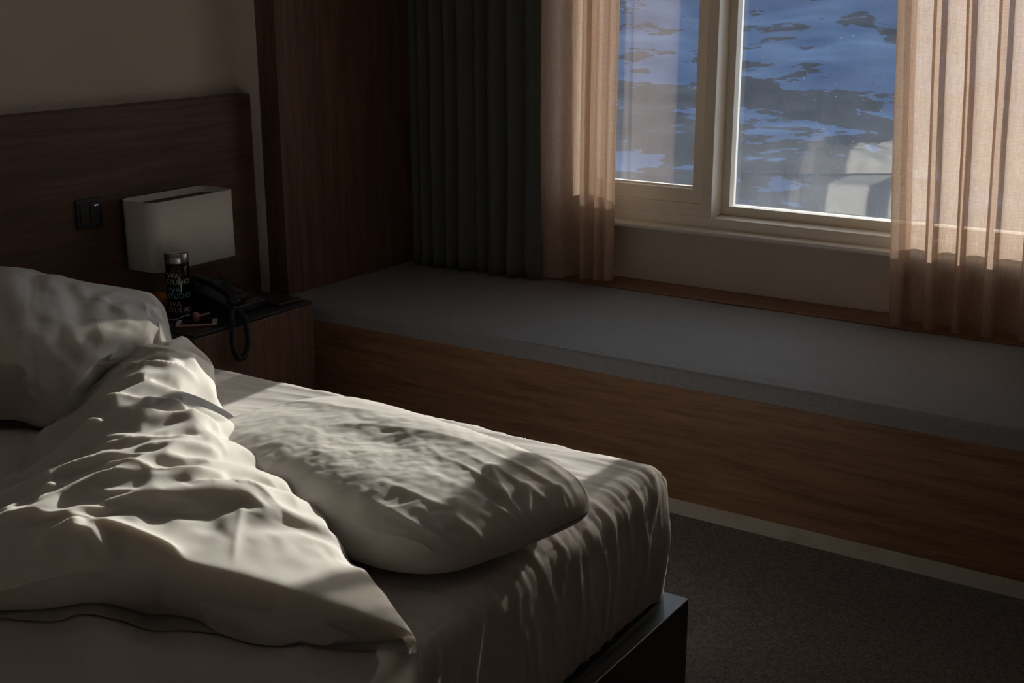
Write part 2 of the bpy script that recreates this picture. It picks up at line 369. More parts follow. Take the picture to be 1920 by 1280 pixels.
obj('glass_body', bm, M['bglass'], bot, smooth=True)
bm = bmesh.new(); lathe(bm, [(br + .0005, bh + .004), (br + .001, bh + .006), (br + .001, bh + .034), (br - .002, bh + .038), (0, bh + .038)], (BX, BY, NZ), 48); obj('cap', bm, M['metal'], bot, smooth=True)
bm = bmesh.new(); lathe(bm, [(br - .002, bh - .004), (br + .0015, bh - .002), (br + .0015, bh + .001), (br - .002, bh + .004)], (BX, BY, NZ), 48)
obj('seal_ring', bm, M['black_plastic'], bot, smooth=True)
bm = bmesh.new(); lathe(bm, [(br - .004, .004), (br + .0006, .006), (br + .0006, .016), (br - .004, .018)], (BX, BY, NZ), 48); obj('base_ring', bm, M['black_plastic'], bot, smooth=True)
bm = bmesh.new(); lathe(bm, [(0, .006), (.022, .006), (.022, .150), (0, .150)], (BX, BY, NZ), 24)
obj('tea_infuser', bm, M['grey_plastic'], bot, smooth=True)
def wrap_text(s_, size, z, a0, m, name):
    cu = bpy.data.curves.new(name, 'FONT'); cu.body = s_; cu.size = size; cu.extrude = .0002; cu.resolution_u = 3; cu.space_character = 1.0
    to = bpy.data.objects.new(name, cu); C.objects.link(to)
    dg = bpy.context.evaluated_depsgraph_get(); me = bpy.data.meshes.new_from_object(to.evaluated_get(dg)); C.objects.unlink(to); bpy.data.objects.remove(to)
    bm = bmesh.new(); bm.from_mesh(me); bmesh.ops.triangulate(bm, faces=bm.faces)
    bmesh.ops.subdivide_edges(bm, edges=[e for e in bm.edges if e.calc_length() > .004], cuts=2)
    for v in bm.verts:
        a = a0 + v.co.x / br; rr = br + .0008 + v.co.z
        v.co = Vector((BX + rr * math.cos(a), BY + rr * math.sin(a), NZ + z + v.co.y))
    obj(name, bm, m, bot)
av = math.atan2(-BY, -BX)
for zt, m in ((.135, 'white_ink'), (.088, 'teal_ink'), (.040, 'white_ink')):
    wrap_text('WA', .024, zt, av - .95, M[m], 'lettering')
    wrap_text('STUDIO', .024, zt - .021, av - 1.15, M[m], 'lettering')

# desk telephone (slopes down towards the bed side)
tel = empty('desk_telephone', (-3.06, 2.85, NZ), label='black desk telephone with keypad and handset on the nightstand', cat='telephone')
T0 = Matrix.Translation((-3.06, 2.865, NZ)) @ Matrix.Rotation(R(4), 4, 'Z')
def tx(bm): bmesh.ops.transform(bm, matrix=T0, verts=bm.verts); return bm
def wedge(x0, x1, y0, y1, za, zb, z0=0):
    bm = bmesh.new(); box(bm, x0, x1, y0, y1, z0, 1)
    for v in bm.verts:
        if v.co.z > .5: v.co.z = zb if v.co.x > (x0 + x1) / 2 else za
    bmesh.ops.bevel(bm, geom=list(bm.edges), offset=.004, segments=2, profile=.5, affect='EDGES'); return bm
obj('body', tx(wedge(-.10, .10, -.080, .085, .085, .030, .003)), M['black_plastic'], tel, smooth=False)
slope = -math.atan2(.055, .20)
def on_slope(u, v, du, dv_, h, m, name, lab=None, parent=tel):
    bm = bx(-du / 2, du / 2, -dv_ / 2, dv_ / 2, 0, h, bev=min(.001, h / 3))
    zz = .085 - (u + .10) * .275
    Mx = Matrix.Translation((u, v, zz - .001)) @ Matrix.Rotation(-slope, 4, 'Y')
    bmesh.ops.transform(bm, matrix=Mx, verts=bm.verts); o = obj(name, tx(bm), m, parent)
    if lab: o['label'] = lab
    return o
for r in range(4):
    for c in range(3): on_slope(-.005 + r * .02, .005 + c * .021, .013, .015, .004, M['grey_plastic'], 'key')
on_slope(-.072, .028, .030, .055, .003, M['screen'], 'display')
on_slope(-.040, .018, .007, .018, .003, M['white_plastic'], 'label_strip', 'small white label')
on_slope(-.025, .050, .007, .022, .003, M['grey_plastic'], 'key')
on_slope(.088, .035, .012, .075, .003, M['grey_plastic'], 'trim_strip', 'grey edge strip')
bm = bmesh.new(); zt = lambda u: .085 - (u + .10) * .275
tube(bm, [(-.085, -.052, zt(-.085) + .020), (-.05, -.052, zt(-.05) + .032), (0, -.052, zt(0) + .034), (.05, -.052, zt(.05) + .031), (.088, -.052, zt(.088) + .018)], lambda t: .014 + .006 * abs(2 * t - 1) ** 2, 12)
hs = obj('handset', tx(bm), M['black_plastic'], tel, smooth=True)
bm = bmesh.new(); lathe(bm, [(.0, -.022), (.023, -.022), (.025, -.006), (.018, .008), (0, .012)], (-.08, -.052, zt(-.08) + .018), 20); obj('earpiece', tx(bm), M['black_plastic'], hs, smooth=True)
bm = bmesh.new(); lathe(bm, [(.0, -.018), (.023, -.018), (.025, -.004), (.018, .008), (0, .012)], (.08, -.052, zt(.08) + .018), 20)
obj('mouthpiece', tx(bm), M['black_plastic'], hs, smooth=True)
# coiled cord hanging over the front edge
bm = bmesh.new()
path = [Vector(p) for p in ((-2.96, 2.800, NZ + .030), (-2.915, 2.745, NZ + .020), (-2.878, 2.712, NZ + .010), (-2.869, 2.702, NZ - .03), (-2.868, 2.700, NZ - .07), (-2.867, 2.716, NZ - .106), (-2.867, 2.733, NZ - .115), (-2.867, 2.752, NZ - .104), (-2.868, 2.768, NZ - .06), (-2.869, 2.764, NZ - .015), (-2.88, 2.770, NZ + .011), (-2.94, 2.800, NZ + .018))]
pp = catmull(path, 60); nrm = Vector((1, 0, 0)); coil = []
for i, p in enumerate(pp):
    t = (pp[min(i + 1, len(pp) - 1)] - pp[max(i - 1, 0)]).normalized(); nrm = (nrm - t * nrm.dot(t)).normalized(); b = t.cross(nrm); a = i * .9
    coil.append(p + (nrm * math.cos(a) + b * math.sin(a)) * .0070)
tube(bm, coil, .0026, 6, smooth=0)
obj('cord', bm, M['black_plastic'], tel, smooth=True, label='coiled black cord hanging in a loop')

# smartphone, charger cable, plug, pen, notepad folder, orange
ph = empty('smartphone', (-3.01, 2.665, NZ), label='rose smartphone with white face lying at the nightstand front edge', cat='phone')
Tp = Matrix.Translation((-2.985, 2.660, NZ)) @ Matrix.Rotation(R(-47), 4, 'Z')
def tp_(bm): bmesh.ops.transform(bm, matrix=Tp, verts=bm.verts); return bm
obj('case', tp_(bx(-.034, .034, -.065, .065, .001, .0075, bev=.002)), M['rose'], ph)
obj('face', tp_(bx(-.0325, .0325, -.0635, .0635, .0075, .0083)), M['white_plastic'], ph, label='white front bezel')
obj('screen', tp_(bx(-.029, .029, -.049, .049, .0083, .0087)), M['screen'], ph)
bm = bmesh.new(); tube(bm, [(-3.035, 2.585, NZ + .003), (-3.09, 2.575, NZ + .003), (-3.15, 2.60, NZ + .003), (-3.17, 2.625, NZ + .003), (-3.13, 2.628, NZ + .003), (-3.075, 2.650, NZ + .006), (-3.06, 2.672, NZ + .014), (-3.05, 2.692, NZ + .016)], .0017, 6)
tube(bm, [(-3.035, 2.60, NZ + .003), (-3.08, 2.59, NZ + .003), (-3.10, 2.565, NZ + .003)], .0016, 6)
obj('charging_cable', bm, M['white_plastic'], smooth=True, label='thin white cable curled between the smartphone and the bottle', cat='cable')
bm = bmesh.new(); lathe(bm, [(0, 0), (.009, .001), (.0115, .008), (.011, .018), (.007, .024), (0, .025)], (-3.035, 2.703, NZ), 20)
obj('pink_cap', bm, M['pink_gum'], smooth=True, label='small pink knob standing at the end of the white cable', cat='trinket')
bm = bmesh.new(); box(bm, -3.055, -3.043, 2.705, 2.775, NZ + .0005, NZ + .007, bev=.0025)
obj('white_stick', bm, M['white_plastic'], label='short white stick lying behind the smartphone', cat='stick')
bm = bmesh.new(); box(bm, -3.20, -3.194, 2.76, 2.86, NZ + .0005, NZ + .005, bev=.0015)
obj('pencil', bm, M['white_plastic'], label='thin pale pencil lying behind the bottle', cat='pencil')
bm = bmesh.new(); bmesh.ops.create_uvsphere(bm, u_segments=28, v_segments=18, radius=.030)
for v in bm.verts:
    v.co.z *= .88; v.co *= 1 + .02 * fbm(v.co * 40); v.co += Vector((-3.275, 2.755, NZ + .0264))
orr = obj('orange', bm, M['orange'], smooth=True, label='orange mandarin fruit behind the bunched duvet on the nightstand', cat='fruit')
bm = bmesh.new(); box(bm, -3.235, -3.205, 2.655, 2.715, NZ + .0005, NZ + .010, bev=.003)
obj('sweet_wrapper', bm, M['red'], label='small red wrapper lying between the mandarin and the bottle', cat='wrapper')
fd = empty('leather_folder', (-3.0, 3.0, NZ), label='flat black folder lying right of the telephone on the nightstand', cat='folder')
obj('cover', bx(-3.14, -2.925, 2.975, 3.085, NZ + .001, NZ + .010, bev=.003), M['black_plastic'], fd)
obj('edge_trim', bx(-2.925, -2.9235, 2.978, 3.082, NZ + .004, NZ + .008), M['grey_plastic'], fd)
bm = bmesh.new(); tube(bm, [(-3.13, 2.99, NZ + .0135), (-3.135, 3.05, NZ + .0135)], .0028, 10, smooth=0)
obj('pen', bm, M['metal'], smooth=True, label='steel pen lying on the black folder', cat='pen')

# ------------------------------------------------------------ curtains
def curtain(bot_pts, top_pts, z0, z1, m, seg=8, rows=60, hem=None, wob=.004, hemfun=None, seed=0, **k):
    B = catmull([Vector((x, y, 0)) for x, y in bot_pts], seg); T = catmull([Vector((x, y, 0)) for x, y in top_pts], seg)
    rr = []
    for j in range(rows + 1):
        t = j / rows; t2 = t
        row = []
        for i, (b, tt) in enumerate(zip(B, T)):
            zb = z0 if hemfun is None else hemfun(b)
            z = zb + (z1 - zb) * t2; p = b.lerp(tt, t2)
            row.append(Vector((p.x + wob * fbm(Vector((b.x * 9 + seed, z * 1.3, 1))), p.y + wob * fbm(Vector((b.x * 9 + seed, z * 1.3, 7))), z)))
        rr.append(row)
    bm = bmesh.new(); grid_mesh(bm, rr); return bm
# right sheer: alternating near / far pleats
near = [(-1.188, -1.148), (-1.070, -1.036), (-.975, -.948), (-.880, -.842), (-.765, -.730), (-.650, -.615), (-.535, -.50), (-.42, -.38), (-.30, -.265), (-.18, -.14), (-.06, -.02), (.06, .10)]
xs = [(-1.140, 4.225), (-1.170, 4.215), (-1.188, 4.19)]
for a_, b_ in near:
    ov = .010 if a_ > -1.18 else 0
    xs += [(a_ + ov, 4.215), (a_ - .002, 4.170), (a_ + .004, 4.152), ((a_ + b_) / 2, 4.147), (b_ - .004, 4.152), (b_ + .002, 4.172), (b_ - .009, 4.214), (b_ + .004, 4.232), (b_ + .03, 4.236)]
xs = xs[:3] + xs[4:]
tops = [(-1.300 + (x_ + 1.188) * 1.09, 4.195 + (y_ - 4.195) * .85) for x_, y_ in xs]
def hem_r(p): return .486 + .012 * (p.x + 1.13) + .10 * (4.19 - p.y) * 0
sh = obj('sheer_curtain', curtain(xs, tops, .49, 2.45, M['sheer'], seg=7, hemfun=hem_r), M['sheer'], smooth=True, label='wide sunlit blush sheer curtain hanging at the right of the window', cat='curtain')
# left sheer: flat panel then tight pleats
xl = [(-2.500, 4.215), (-2.56, 4.205), (-2.615, 4.19), (-2.62, 4.150), (-2.575, 4.128), (-2.53, 4.126), (-2.492, 4.132), (-2.470, 4.190), (-2.440, 4.205), (-2.425, 4.150), (-2.405, 4.118), (-2.385, 4.112), (-2.375, 4.150), (-2.365, 4.175), (-2.350, 4.130), (-2.335, 4.106), (-2.318, 4.110), (-2.312, 4.140), (-2.304, 4.150), (-2.296, 4.115), (-2.278, 4.098), (-2.262, 4.110), (-2.262, 4.135), (-2.290, 4.165), (-2.33, 4.185), (-2.37, 4.205), (-2.42, 4.212)]
tl = [(-2.62 + (x_ + 2.62) * 1.02, y_) for x_, y_ in xl]
def hem_l(p): return .486 + .09 * (p.x + 2.575)
obj('sheer_curtain', curtain(xl, tl, .48, 2.45, M['sheer'], seg=7, hemfun=hem_l, seed=30), M['sheer'], smooth=True, label='narrow pleated blush sheer curtain beside the charcoal curtain', cat='curtain')
# charcoal curtain
xd = []
x = -3.205; random.seed(9)
while x < -2.6:
    a = .016 + .024 * random.random(); w1_ = .024 + .040 * random.random(); w2_ = .020 + .030 * random.random()
    xd += [(x, 4.085 + a), (x + w1_ * .35, 4.085 - a * .9), (x + w1_, 4.085 - a)]; x += w1_ + w2_
xd = [p for p in xd if p[0] < -2.60] + [(-2.595, 4.075), (-2.562, 4.080)]
bmc = curtain(xd, [(p[0], p[1]) for p in xd], .487, 2.45, M['dark_curtain'], seg=7, seed=60, hemfun=lambda p: .487)
dc = obj('blackout_curtain', bmc, M['dark_curtain'], smooth=True, label='heavy charcoal curtain hanging next to the wood wall panel', cat='curtain')
sd = dc.modifiers.new('thickness', 'SOLIDIFY'); sd.thickness = .003
xr = []; x = -.695; random.seed(12)
while x < .15:
    a = .018 + .022 * random.random(); xr += [(x, 4.085 + a), (x + .026, 4.085 - a)]; x += .0505
dr = obj('blackout_curtain', curtain(xr, xr, .487, 2.45, None, seg=7, seed=90), M['dark_curtain'], smooth=True, label='second charcoal curtain gathered at the far right over the sheer', cat='curtain')
sd = dr.modifiers.new('thickness', 'SOLIDIFY'); sd.thickness = .003
bm = bmesh.new(); box(bm, -3.236, .4, 4.06, 4.30, 2.45, 2.48)
obj('curtain_track', bm, M['white_plastic'], label='white curtain track under the ceiling above the window', cat='curtain track')

# ------------------------------------------------------------ bed
BX1, BY1, BZ0, BZ1 = -1.125, 2.345, .27, .58
bed = empty('bed', (-2.2, 1.4, 0), label='double bed with white fitted sheet on a black base in the middle of the room', cat='bed')
obj('bed_base', bx(-3.378, -1.065, .40, 2.338, .02, BZ0, bev=.003), M['black_frame'], bed)
def lin(a, b, n): return [a + (b - a) * i / n for i in range(n + 1)]
def mattress():
    bm = bmesh.new(); r = .05; x0, x1, y0, y1, z0, z1 = -3.37, BX1, .44, BY1, BZ0 + .001, BZ1
    gx = lin(x0, -2.3, 30)[:-1] + lin(-2.3, x1, 170); gy = lin(y0, 1.0, 20)[:-1] + lin(1.0, y1, 190); gz = lin(z0, z1, 44)
    def emit(rows): grid_mesh(bm, rows)
    emit([[Vector((x, y, z1)) for x in gx] for y in gy]); emit([[Vector((x, y, z0)) for x in (gx[0], gx[-1])] for y in (gy[0], gy[-1])])
    emit([[Vector((x1, y, z)) for y in gy] for z in gz]); emit([[Vector((x0, y, z)) for y in gy] for z in (z0, z1)])
    emit([[Vector((x, y1, z)) for x in gx] for z in gz]); emit([[Vector((x, y0, z)) for x in gx] for z in gz])
    bmesh.ops.remove_doubles(bm, verts=bm.verts, dist=.0004)
    for v in bm.verts:
        q = v.co.copy(); c = Vector((max(x0 + r, min(x1 - r, q.x)), max(y0 + r, min(y1 - r, q.y)), max(z0 + .012, min(z1 - r, q.z))))
        d = q - c
        if d.length > 1e-6:
            rad = r if q.z > z0 + .02 else r
            nrm = d.normalized(); p = c + nrm * min(d.length, r) if d.length > r else c + nrm * max(abs(d.x), abs(d.y), abs(d.z))
        else: nrm = Vector((0, 0, 1)); p = q
        zt = max(0, min(1, (q.z - z0) / (z1 - z0)))
        # pleats down the foot end, fanning over the edge
        foot = max(0, min(1, (q.x - (x1 - .22)) / .22)); side = max(0, min(1, (q.y - (y1 - .16)) / .16))
        yy = q.y + .05 * (1 - zt) * math.sin(q.y * 9)
        pl = 1 - abs(2 * ((noise.noise(Vector((yy * 11, 1.5 * zt, 3))) * 1.1) % 1) - 1)
        ridg = (1 - abs(noise.noise(Vector((yy * 15, zt * 1.2, 8)))) * 2.2); ridg = max(0, ridg) ** 3
        ridg2 = max(0, 1 - abs(noise.noise(Vector((yy * 34, zt * 2.0, 2)))) * 2.5) ** 2
        a = foot ** 1.5 * (.0050 * ridg + .0028 * ridg2)
        xx = q.x; rs = max(0, 1 - abs(noise.noise(Vector((xx * 14, zt * 1.8, 5)))) * 2.4) ** 2
        a += side ** 1.5 * .010 * rs * (.3 + .7 * (q.z < z1 - .01))
        # soft tension wrinkles on the top running towards the corner
        if q.z > z1 - .001:
            a += .0022 * max(0, 1 - abs(noise.noise(Vector((q.x * 4 + q.y * 2, q.y * 22 - q.x * 3, 4)))) * 2.6) ** 2 * min(1, (q.x + 2.9) / .8 if q.x > -2.9 else 0)
            a += .006 * fbm(Vector((q.x * 2.2, q.y * 2.2, 9)), 3)
        if q.z > z1 - .001: a = min(a, .011)
        bulge = .012 * math.sin(math.pi * zt) if zt < 1 else 0
        if abs(nrm.z) < .9: p = p + Vector((nrm.x, nrm.y, 0)) * bulge
        v.co = p + nrm * a
    bmesh.ops.recalc_face_normals(bm, faces=bm.faces)
    return bm
mt = obj('mattress', mattress(), M['sheet'], bed, smooth=True)

# ---- cloth helper: relax a draped surface whose cloth is longer than its shape, so it buckles into folds
def buckle(P, rest_fn, frames, pin=.3, bend=.2, seed=1, jitter=.002, closed=False, gravity=0.0, mass=.15, pinf=None):
    bm = bmesh.new(); V = grid_mesh(bm, P); me = bpy.data.meshes.new('draft')
    ii = [(j, i) for j, r in enumerate(P) for i in range(len(r))]
    bm.to_mesh(me); bm.free()
    o = bpy.data.objects.new('draft', me); C.objects.link(o)
    random.seed(seed)
    vg = o.vertex_groups.new(name='pin')
    for k_i, (j, i) in enumerate(ii):
        wgt = pin if pinf is None else pinf(j, i); vg.add([k_i], wgt, 'REPLACE')
    m = o.modifiers.new('cloth', 'CLOTH'); s_ = m.settings
    s_.quality = 5; s_.mass = mass; s_.tension_stiffness = 15; s_.compression_stiffness = 15; s_.shear_stiffness = 5; s_.bending_stiffness = bend
    s_.bending_model = 'ANGULAR'; s_.air_damping = 2; s_.tension_damping = 5; s_.compression_damping = 5; s_.shear_damping = 5; s_.bending_damping = .5
    s_.vertex_group_mass = 'pin'; s_.pin_stiffness = 1.0; s_.shrink_min = s_.shrink_max = -rest_fn
    s_.effector_weights.gravity = gravity
    m.collision_settings.use_collision = False; m.collision_settings.use_self_collision = False
    m.point_cache.frame_start = 1; m.point_cache.frame_end = frames + 1
    for f_ in range(1, frames + 1): sc.frame_set(f_)
    dg = bpy.context.evaluated_depsgraph_get(); ev = o.evaluated_get(dg); em = ev.to_mesh()
    co = [v.co.copy() for v in em.vertices]; ev.to_mesh_clear()
    bpy.data.objects.remove(o); sc.frame_set(1)
    out = []; k_i = 0
    for r in P: out.append(co[k_i:k_i + len(r)]); k_i += len(r)
    return out

# ---- crumpled duvet on the near half
V3 = Vector
def hx(x, y):
    z = .600 + .012 * fbm(V3((x * 3, y * 3, 2)), 3)
    # higher towards the back left, hollow in front
    z += .065 * max(0, min(1, (-1.75 - x) / .7)) * max(0, min(1, (y - .6) / .8))
    d = (x + 1.35) * .55 + (y - 1.02) * .83
    z += .020 * math.exp(-((d + .02) / .05) ** 2) - .008 * math.exp(-((d - .06) / .03) ** 2)
    z += .014 * max(0, 1 - abs(noise.noise(V3((x * 3 + y, y * 5 - x, 11)))) * 3) ** 2
    return z
def floor_z(p):
    return max(.598, hx(p.x, p.y) + .004 if p.y < 1.42 and p.x > -3.06 else 0)
D1 = [
 [(-2.444,2.133,0.720),(-2.428,2.021,0.730),(-2.474,1.956,0.710),(-2.546,1.910,0.660),(-2.582,1.834,0.610)],
 [(-2.328,2.098,0.685),(-2.285,1.965,0.735),(-2.328,1.868,0.725),(-2.402,1.812,0.670),(-2.430,1.719,0.610)],
 [(-2.139,1.947,0.665),(-2.091,1.791,0.735),(-2.141,1.684,0.740),(-2.228,1.617,0.680),(-2.382,1.610,0.600)],
 [(-1.894,1.783,0.685),(-1.863,1.645,0.750),(-1.911,1.521,0.760),(-2.054,1.472,0.700),(-2.287,1.514,0.600)],
 [(-1.719,1.657,0.695),(-1.677,1.501,0.760),(-1.750,1.387,0.770),(-1.907,1.337,0.720),(-2.159,1.401,0.630)],
 [(-1.502,1.556,0.695),(-1.530,1.425,0.750),(-1.617,1.310,0.770),(-1.787,1.238,0.740),(-2.021,1.217,0.660)],
 [(-1.314,1.459,0.675),(-1.418,1.388,0.720),(-1.544,1.290,0.745),(-1.683,1.183,0.755),(-1.890,1.113,0.690)],
 [(-1.183,1.393,0.660),(-1.297,1.335,0.700),(-1.451,1.240,0.730),(-1.640,1.161,0.750),(-1.795,1.051,0.690)],
 [(-1.083,1.339,0.650),(-1.208,1.287,0.685),(-1.357,1.230,0.710),(-1.509,1.168,0.720),(-1.745,1.037,0.690)],
 [(-1.093,1.357,0.620),(-1.202,1.278,0.640),(-1.370,1.237,0.645),(-1.511,1.185,0.660),(-1.733,1.026,0.660)],
 [(-1.112,1.352,0.604),(-1.225,1.262,0.600),(-1.350,1.225,0.590),(-1.511,1.223,0.590),(-1.759,1.035,0.600)],
]
cam_xy = V3((0, 0, 0))
ctrl = []
for k, row in enumerate(D1):
    row = [V3(p) for p in row]; s = row[0]; away = V3((s.x, s.y, 0)).normalized(); q = 1 if k < 8 else .15
    back = [V3((s.x, s.y, .586)) + away * (.10 if k < 8 else .0), V3((s.x, s.y, .586 + (s.z - .586) * .55)) + away * (.075 if k < 8 else .004)]
    ctrl.append(back + row)
ctrl = [[p + V3((-.10, .10, 0)) if i > 1 else p + V3((-.08, .06, 0)) for i, p in enumerate(ctrl[0])]] + ctrl
for p in ctrl[0]: p.z = .60 + (p.z - .60) * .6
P = bicubic(ctrl, 22, 13)
nj, ni = len(P), len(P[0])
for j in range(nj):
    for i in range(ni):
        p = P[j][i]; p += V3((noise.noise(p * 30), noise.noise(p * 30 + V3((9, 9, 9))), noise.noise(p * 30 + V3((3, 5, 7))))) * .0015
def pin1(j, i):
    e = min(i, ni - 1 - i, j, nj - 1 - j)
    if e <= 1: return 1.0
    k = max(0, min(1, (j - (nj - 50)) / 12))
    return .12 * (1 - k) + .97 * k
P1 = buckle(P, .035, 22, bend=3.0, pinf=pin1)
P1 = bicubic(P1, 2, 2)
def relax(G, n, j0=0):
    H, W = len(G), len(G[0])
    for _ in range(n):
        G = [[G[j][i] if j < max(1, j0) or j >= H - 1 or i in (0, W - 1) else G[j][i] * .5 + (G[j - 1][i] + G[j + 1][i] + G[j][i - 1] + G[j][i + 1]) * .125 for i in range(W)] for j in range(H)]
    return G
def rest_on(G):
    for r in G:
        for p in r:
            p.z = max(p.z, floor_z(p) + .003)
    return G
def closed(G):
    bm = bmesh.new(); V = grid_mesh(bm, G); H, W = len(G), len(G[0])
    Vb = [[V[j][i] if (i in (0, W - 1) or j in (0, H - 1)) else bm.verts.new((G[j][i].x, G[j][i].y, min(floor_z(G[j][i]), G[j][i].z - .001))) for i in range(W)] for j in range(H)]
    for a, b in zip(Vb, Vb[1:]):
        for i in range(W - 1): bm.faces.new((a[i], b[i], b[i + 1], a[i + 1]))
    return bm
FOLDS = []
def add_folds(G, folds):
    """sharp-crested folds: each is (points, height, width before the crest, width behind the crest)"""
    H, W = len(G), len(G[0]); Nn = [[None] * W for _ in range(H)]
    for j in range(H):
        for i in range(W):
            a = G[min(j + 1, H - 1)][i] - G[max(j - 1, 0)][i]; b = G[j][min(i + 1, W - 1)] - G[j][max(i - 1, 0)]
            n_ = b.cross(a); n_ = n_.normalized() if n_.length > 1e-9 else V3((0, 0, 1)); Nn[j][i] = n_ if n_.z > 0 or abs(n_.z) < .05 else -n_
    add = [[0.0] * W for _ in range(H)]
    for pts, amp, w1, w2 in folds:
        if w2 > .0065: w1 = max(w1, .015); w2 = max(w2, .0115)
        pts = catmull([V3(p) for p in pts], 5); seg = list(zip(pts, pts[1:])); L_ = sum((b - a).length for a, b in seg)
        lo = V3((min(p.x for p in pts), min(p.y for p in pts), min(p.z for p in pts))) - V3((.12,) * 3); hi = V3((max(p.x for p in pts), max(p.y for p in pts), max(p.z for p in pts))) + V3((.12,) * 3)
        for j in range(H):
            for i in range(W):
                p = G[j][i]
                if not (lo.x < p.x < hi.x and lo.y < p.y < hi.y and lo.z < p.z < hi.z): continue
                best = 9; s0 = 0; acc = 0
                for a, b in seg:
                    ab = b - a; l = ab.length
                    if l < 1e-9: continue
                    tt = max(0, min(1, (p - a).dot(ab) / (l * l))); q = a + ab * tt; d = (p - q).length
                    if d < best:
                        best = d; s0 = (acc + tt * l) / L_; dv_ = p - q; side = (ab.x * dv_.y - ab.y * dv_.x)
                    acc += l
                if best > .12: continue
                taper = min(1, s0 / .22, (1 - s0) / .22); taper = taper * taper * (3 - 2 * taper)
                w_ = w1 if side < 0 else w2
                add[j][i] += amp * taper * math.exp(-(best / w_) ** 1.25)
    return [[G[j][i] + Nn[j][i] * add[j][i] for i in range(W)] for j in range(H)]
FOLDS = [([(-2.231, 1.682, 0.705), (-2.154, 1.669, 0.733), (-2.072, 1.666, 0.748), (-2.011, 1.692, 0.749), (-1.916, 1.66, 0.752), (-1.847, 1.647, 0.747)], 0.014, 0.03, 0.01), ([(-2.149, 1.575, 0.698), (-2.026, 1.555, 0.74), (-1.975, 1.572, 0.756), (-1.889, 1.602, 0.76), (-1.832, 1.642, 0.746), (-1.775, 1.657, 0.72)], 0.02, 0.04, 0.01), ([(-1.936, 1.423, 0.73), (-1.886, 1.437, 0.751), (-1.814, 1.472, 0.768), (-1.751, 1.515, 0.767), (-1.745, 1.578, 0.749)], 0.014, 0.022, 0.008), ([(-1.796, 1.423, 0.768), (-1.734, 1.47, 0.77), (-1.705, 1.507, 0.763), (-1.682, 1.551, 0.743)], 0.01, 0.016, 0.007), ([(-1.922, 1.307, 0.707), (-1.91, 1.356, 0.723), (-1.85, 1.378, 0.748), (-1.818, 1.392, 0.76), (-1.701, 1.414, 0.774)], 0.013, 0.018, 0.008), ([(-1.84, 1.278, 0.731), (-1.817, 1.351, 0.751), (-1.761, 1.364, 0.765), (-1.673, 1.368, 0.774), (-1.619, 1.395, 0.77), (-1.567, 1.462, 0.749)], 0.014, 0.026, 0.008), ([(-1.859, 1.211, 0.716), (-1.86, 1.277, 0.725), (-1.787, 1.295, 0.748), (-1.714, 1.325, 0.768), (-1.673, 1.368, 0.774)], 0.012, 0.02, 0.008), ([(-1.682, 1.116, 0.729), (-1.665, 1.135, 0.738), (-1.649, 1.157, 0.749), (-1.636, 1.188, 0.757)], 0.014, 0.022, 0.008), ([(-1.649, 1.157, 0.749), (-1.615, 1.164, 0.749), (-1.597, 1.169, 0.747), (-1.551, 1.159, 0.732), (-1.518, 1.164, 0.72)], 0.012, 0.018, 0.01), ([(-1.634, 1.186, 0.757), (-1.557, 1.206, 0.748), (-1.485, 1.216, 0.736), (-1.421, 1.214, 0.725)], 0.012, 0.02, 0.016), ([(-2.508, 1.897, 0.671), (-2.504, 1.937, 0.692), (-2.464, 1.965, 0.716), (-2.387, 1.973, 0.733), (-2.311, 1.985, 0.734), (-2.295, 2.021, 0.718)], 0.012, 0.018, 0.008), ([(-2.412, 1.954, 0.729), (-2.409, 2.008, 0.733), (-2.402, 2.06, 0.732), (-2.435, 2.136, 0.714)], 0.008, 0.014, 0.007), ([(-2.435, 1.812, 0.655), (-2.395, 1.858, 0.696), (-2.35, 1.89, 0.725), (-2.255, 1.886, 0.739), (-2.19, 1.909, 0.724), (-2.147, 1.914, 0.694)], 0.016, 0.024, 0.01), ([(-1.602, 1.522, 0.736), (-1.481, 1.39, 0.739), (-1.431, 1.327, 0.725), (-1.35, 1.239, 0.715)], 0.0035, 0.006, 0.006), ([(-1.599, 1.351, 0.771), (-1.547, 1.391, 0.759), (-1.51, 1.444, 0.74), (-1.438, 1.438, 0.721)], 0.012, 0.014, 0.04), ([(-2.604, 1.937, 0.64), (-2.619, 1.87, 0.609), (-2.423, 1.71, 0.61), (-2.293, 1.546, 0.614)], 0.012, 0.03, 0.02), ([(-1.476, 1.234, 0.589), (-1.369, 1.236, 0.635), (-1.269, 1.256, 0.63), (-1.174, 1.293, 0.631)], 0.006, 0.02, 0.02), ([(-1.97, 1.369, 0.704), (-1.823, 1.256, 0.733), (-1.77, 1.176, 0.737)], 0.01, 0.02, 0.01), ([(-1.563, 1.432, 0.755), (-1.575, 1.524, 0.73), (-1.532, 1.533, 0.715), (-1.435, 1.486, 0.705)], 0.006, 0.012, 0.008), ([(-1.109, 1.344, 0.625), (-1.174, 1.293, 0.621), (-1.25, 1.255, 0.618), (-1.351, 1.238, 0.625)], 0.007, 0.02, 0.014), ([(-1.619, 1.152, 0.742), (-1.567, 1.14, 0.718), (-1.549, 1.163, 0.656)], 0.01, 0.03, 0.02), ([(-1.461, 1.19, 0.708), (-1.488, 1.199, 0.654), (-1.502, 1.22, 0.602)], 0.006, 0.025, 0.02), ([(-1.696, 1.053, 0.66), (-1.64, 1.091, 0.677), (-1.594, 1.121, 0.708)], 0.01, 0.025, 0.018), ([(-1.123, 1.316, 0.66), (-1.198, 1.28, 0.666), (-1.308, 1.249, 0.673)], 0.004, 0.018, 0.018), ([(-1.916, 1.66, 0.752), (-1.802, 1.592, 0.756), (-1.719, 1.565, 0.748), (-1.688, 1.575, 0.733)], 0.01, 0.012, 0.01)]
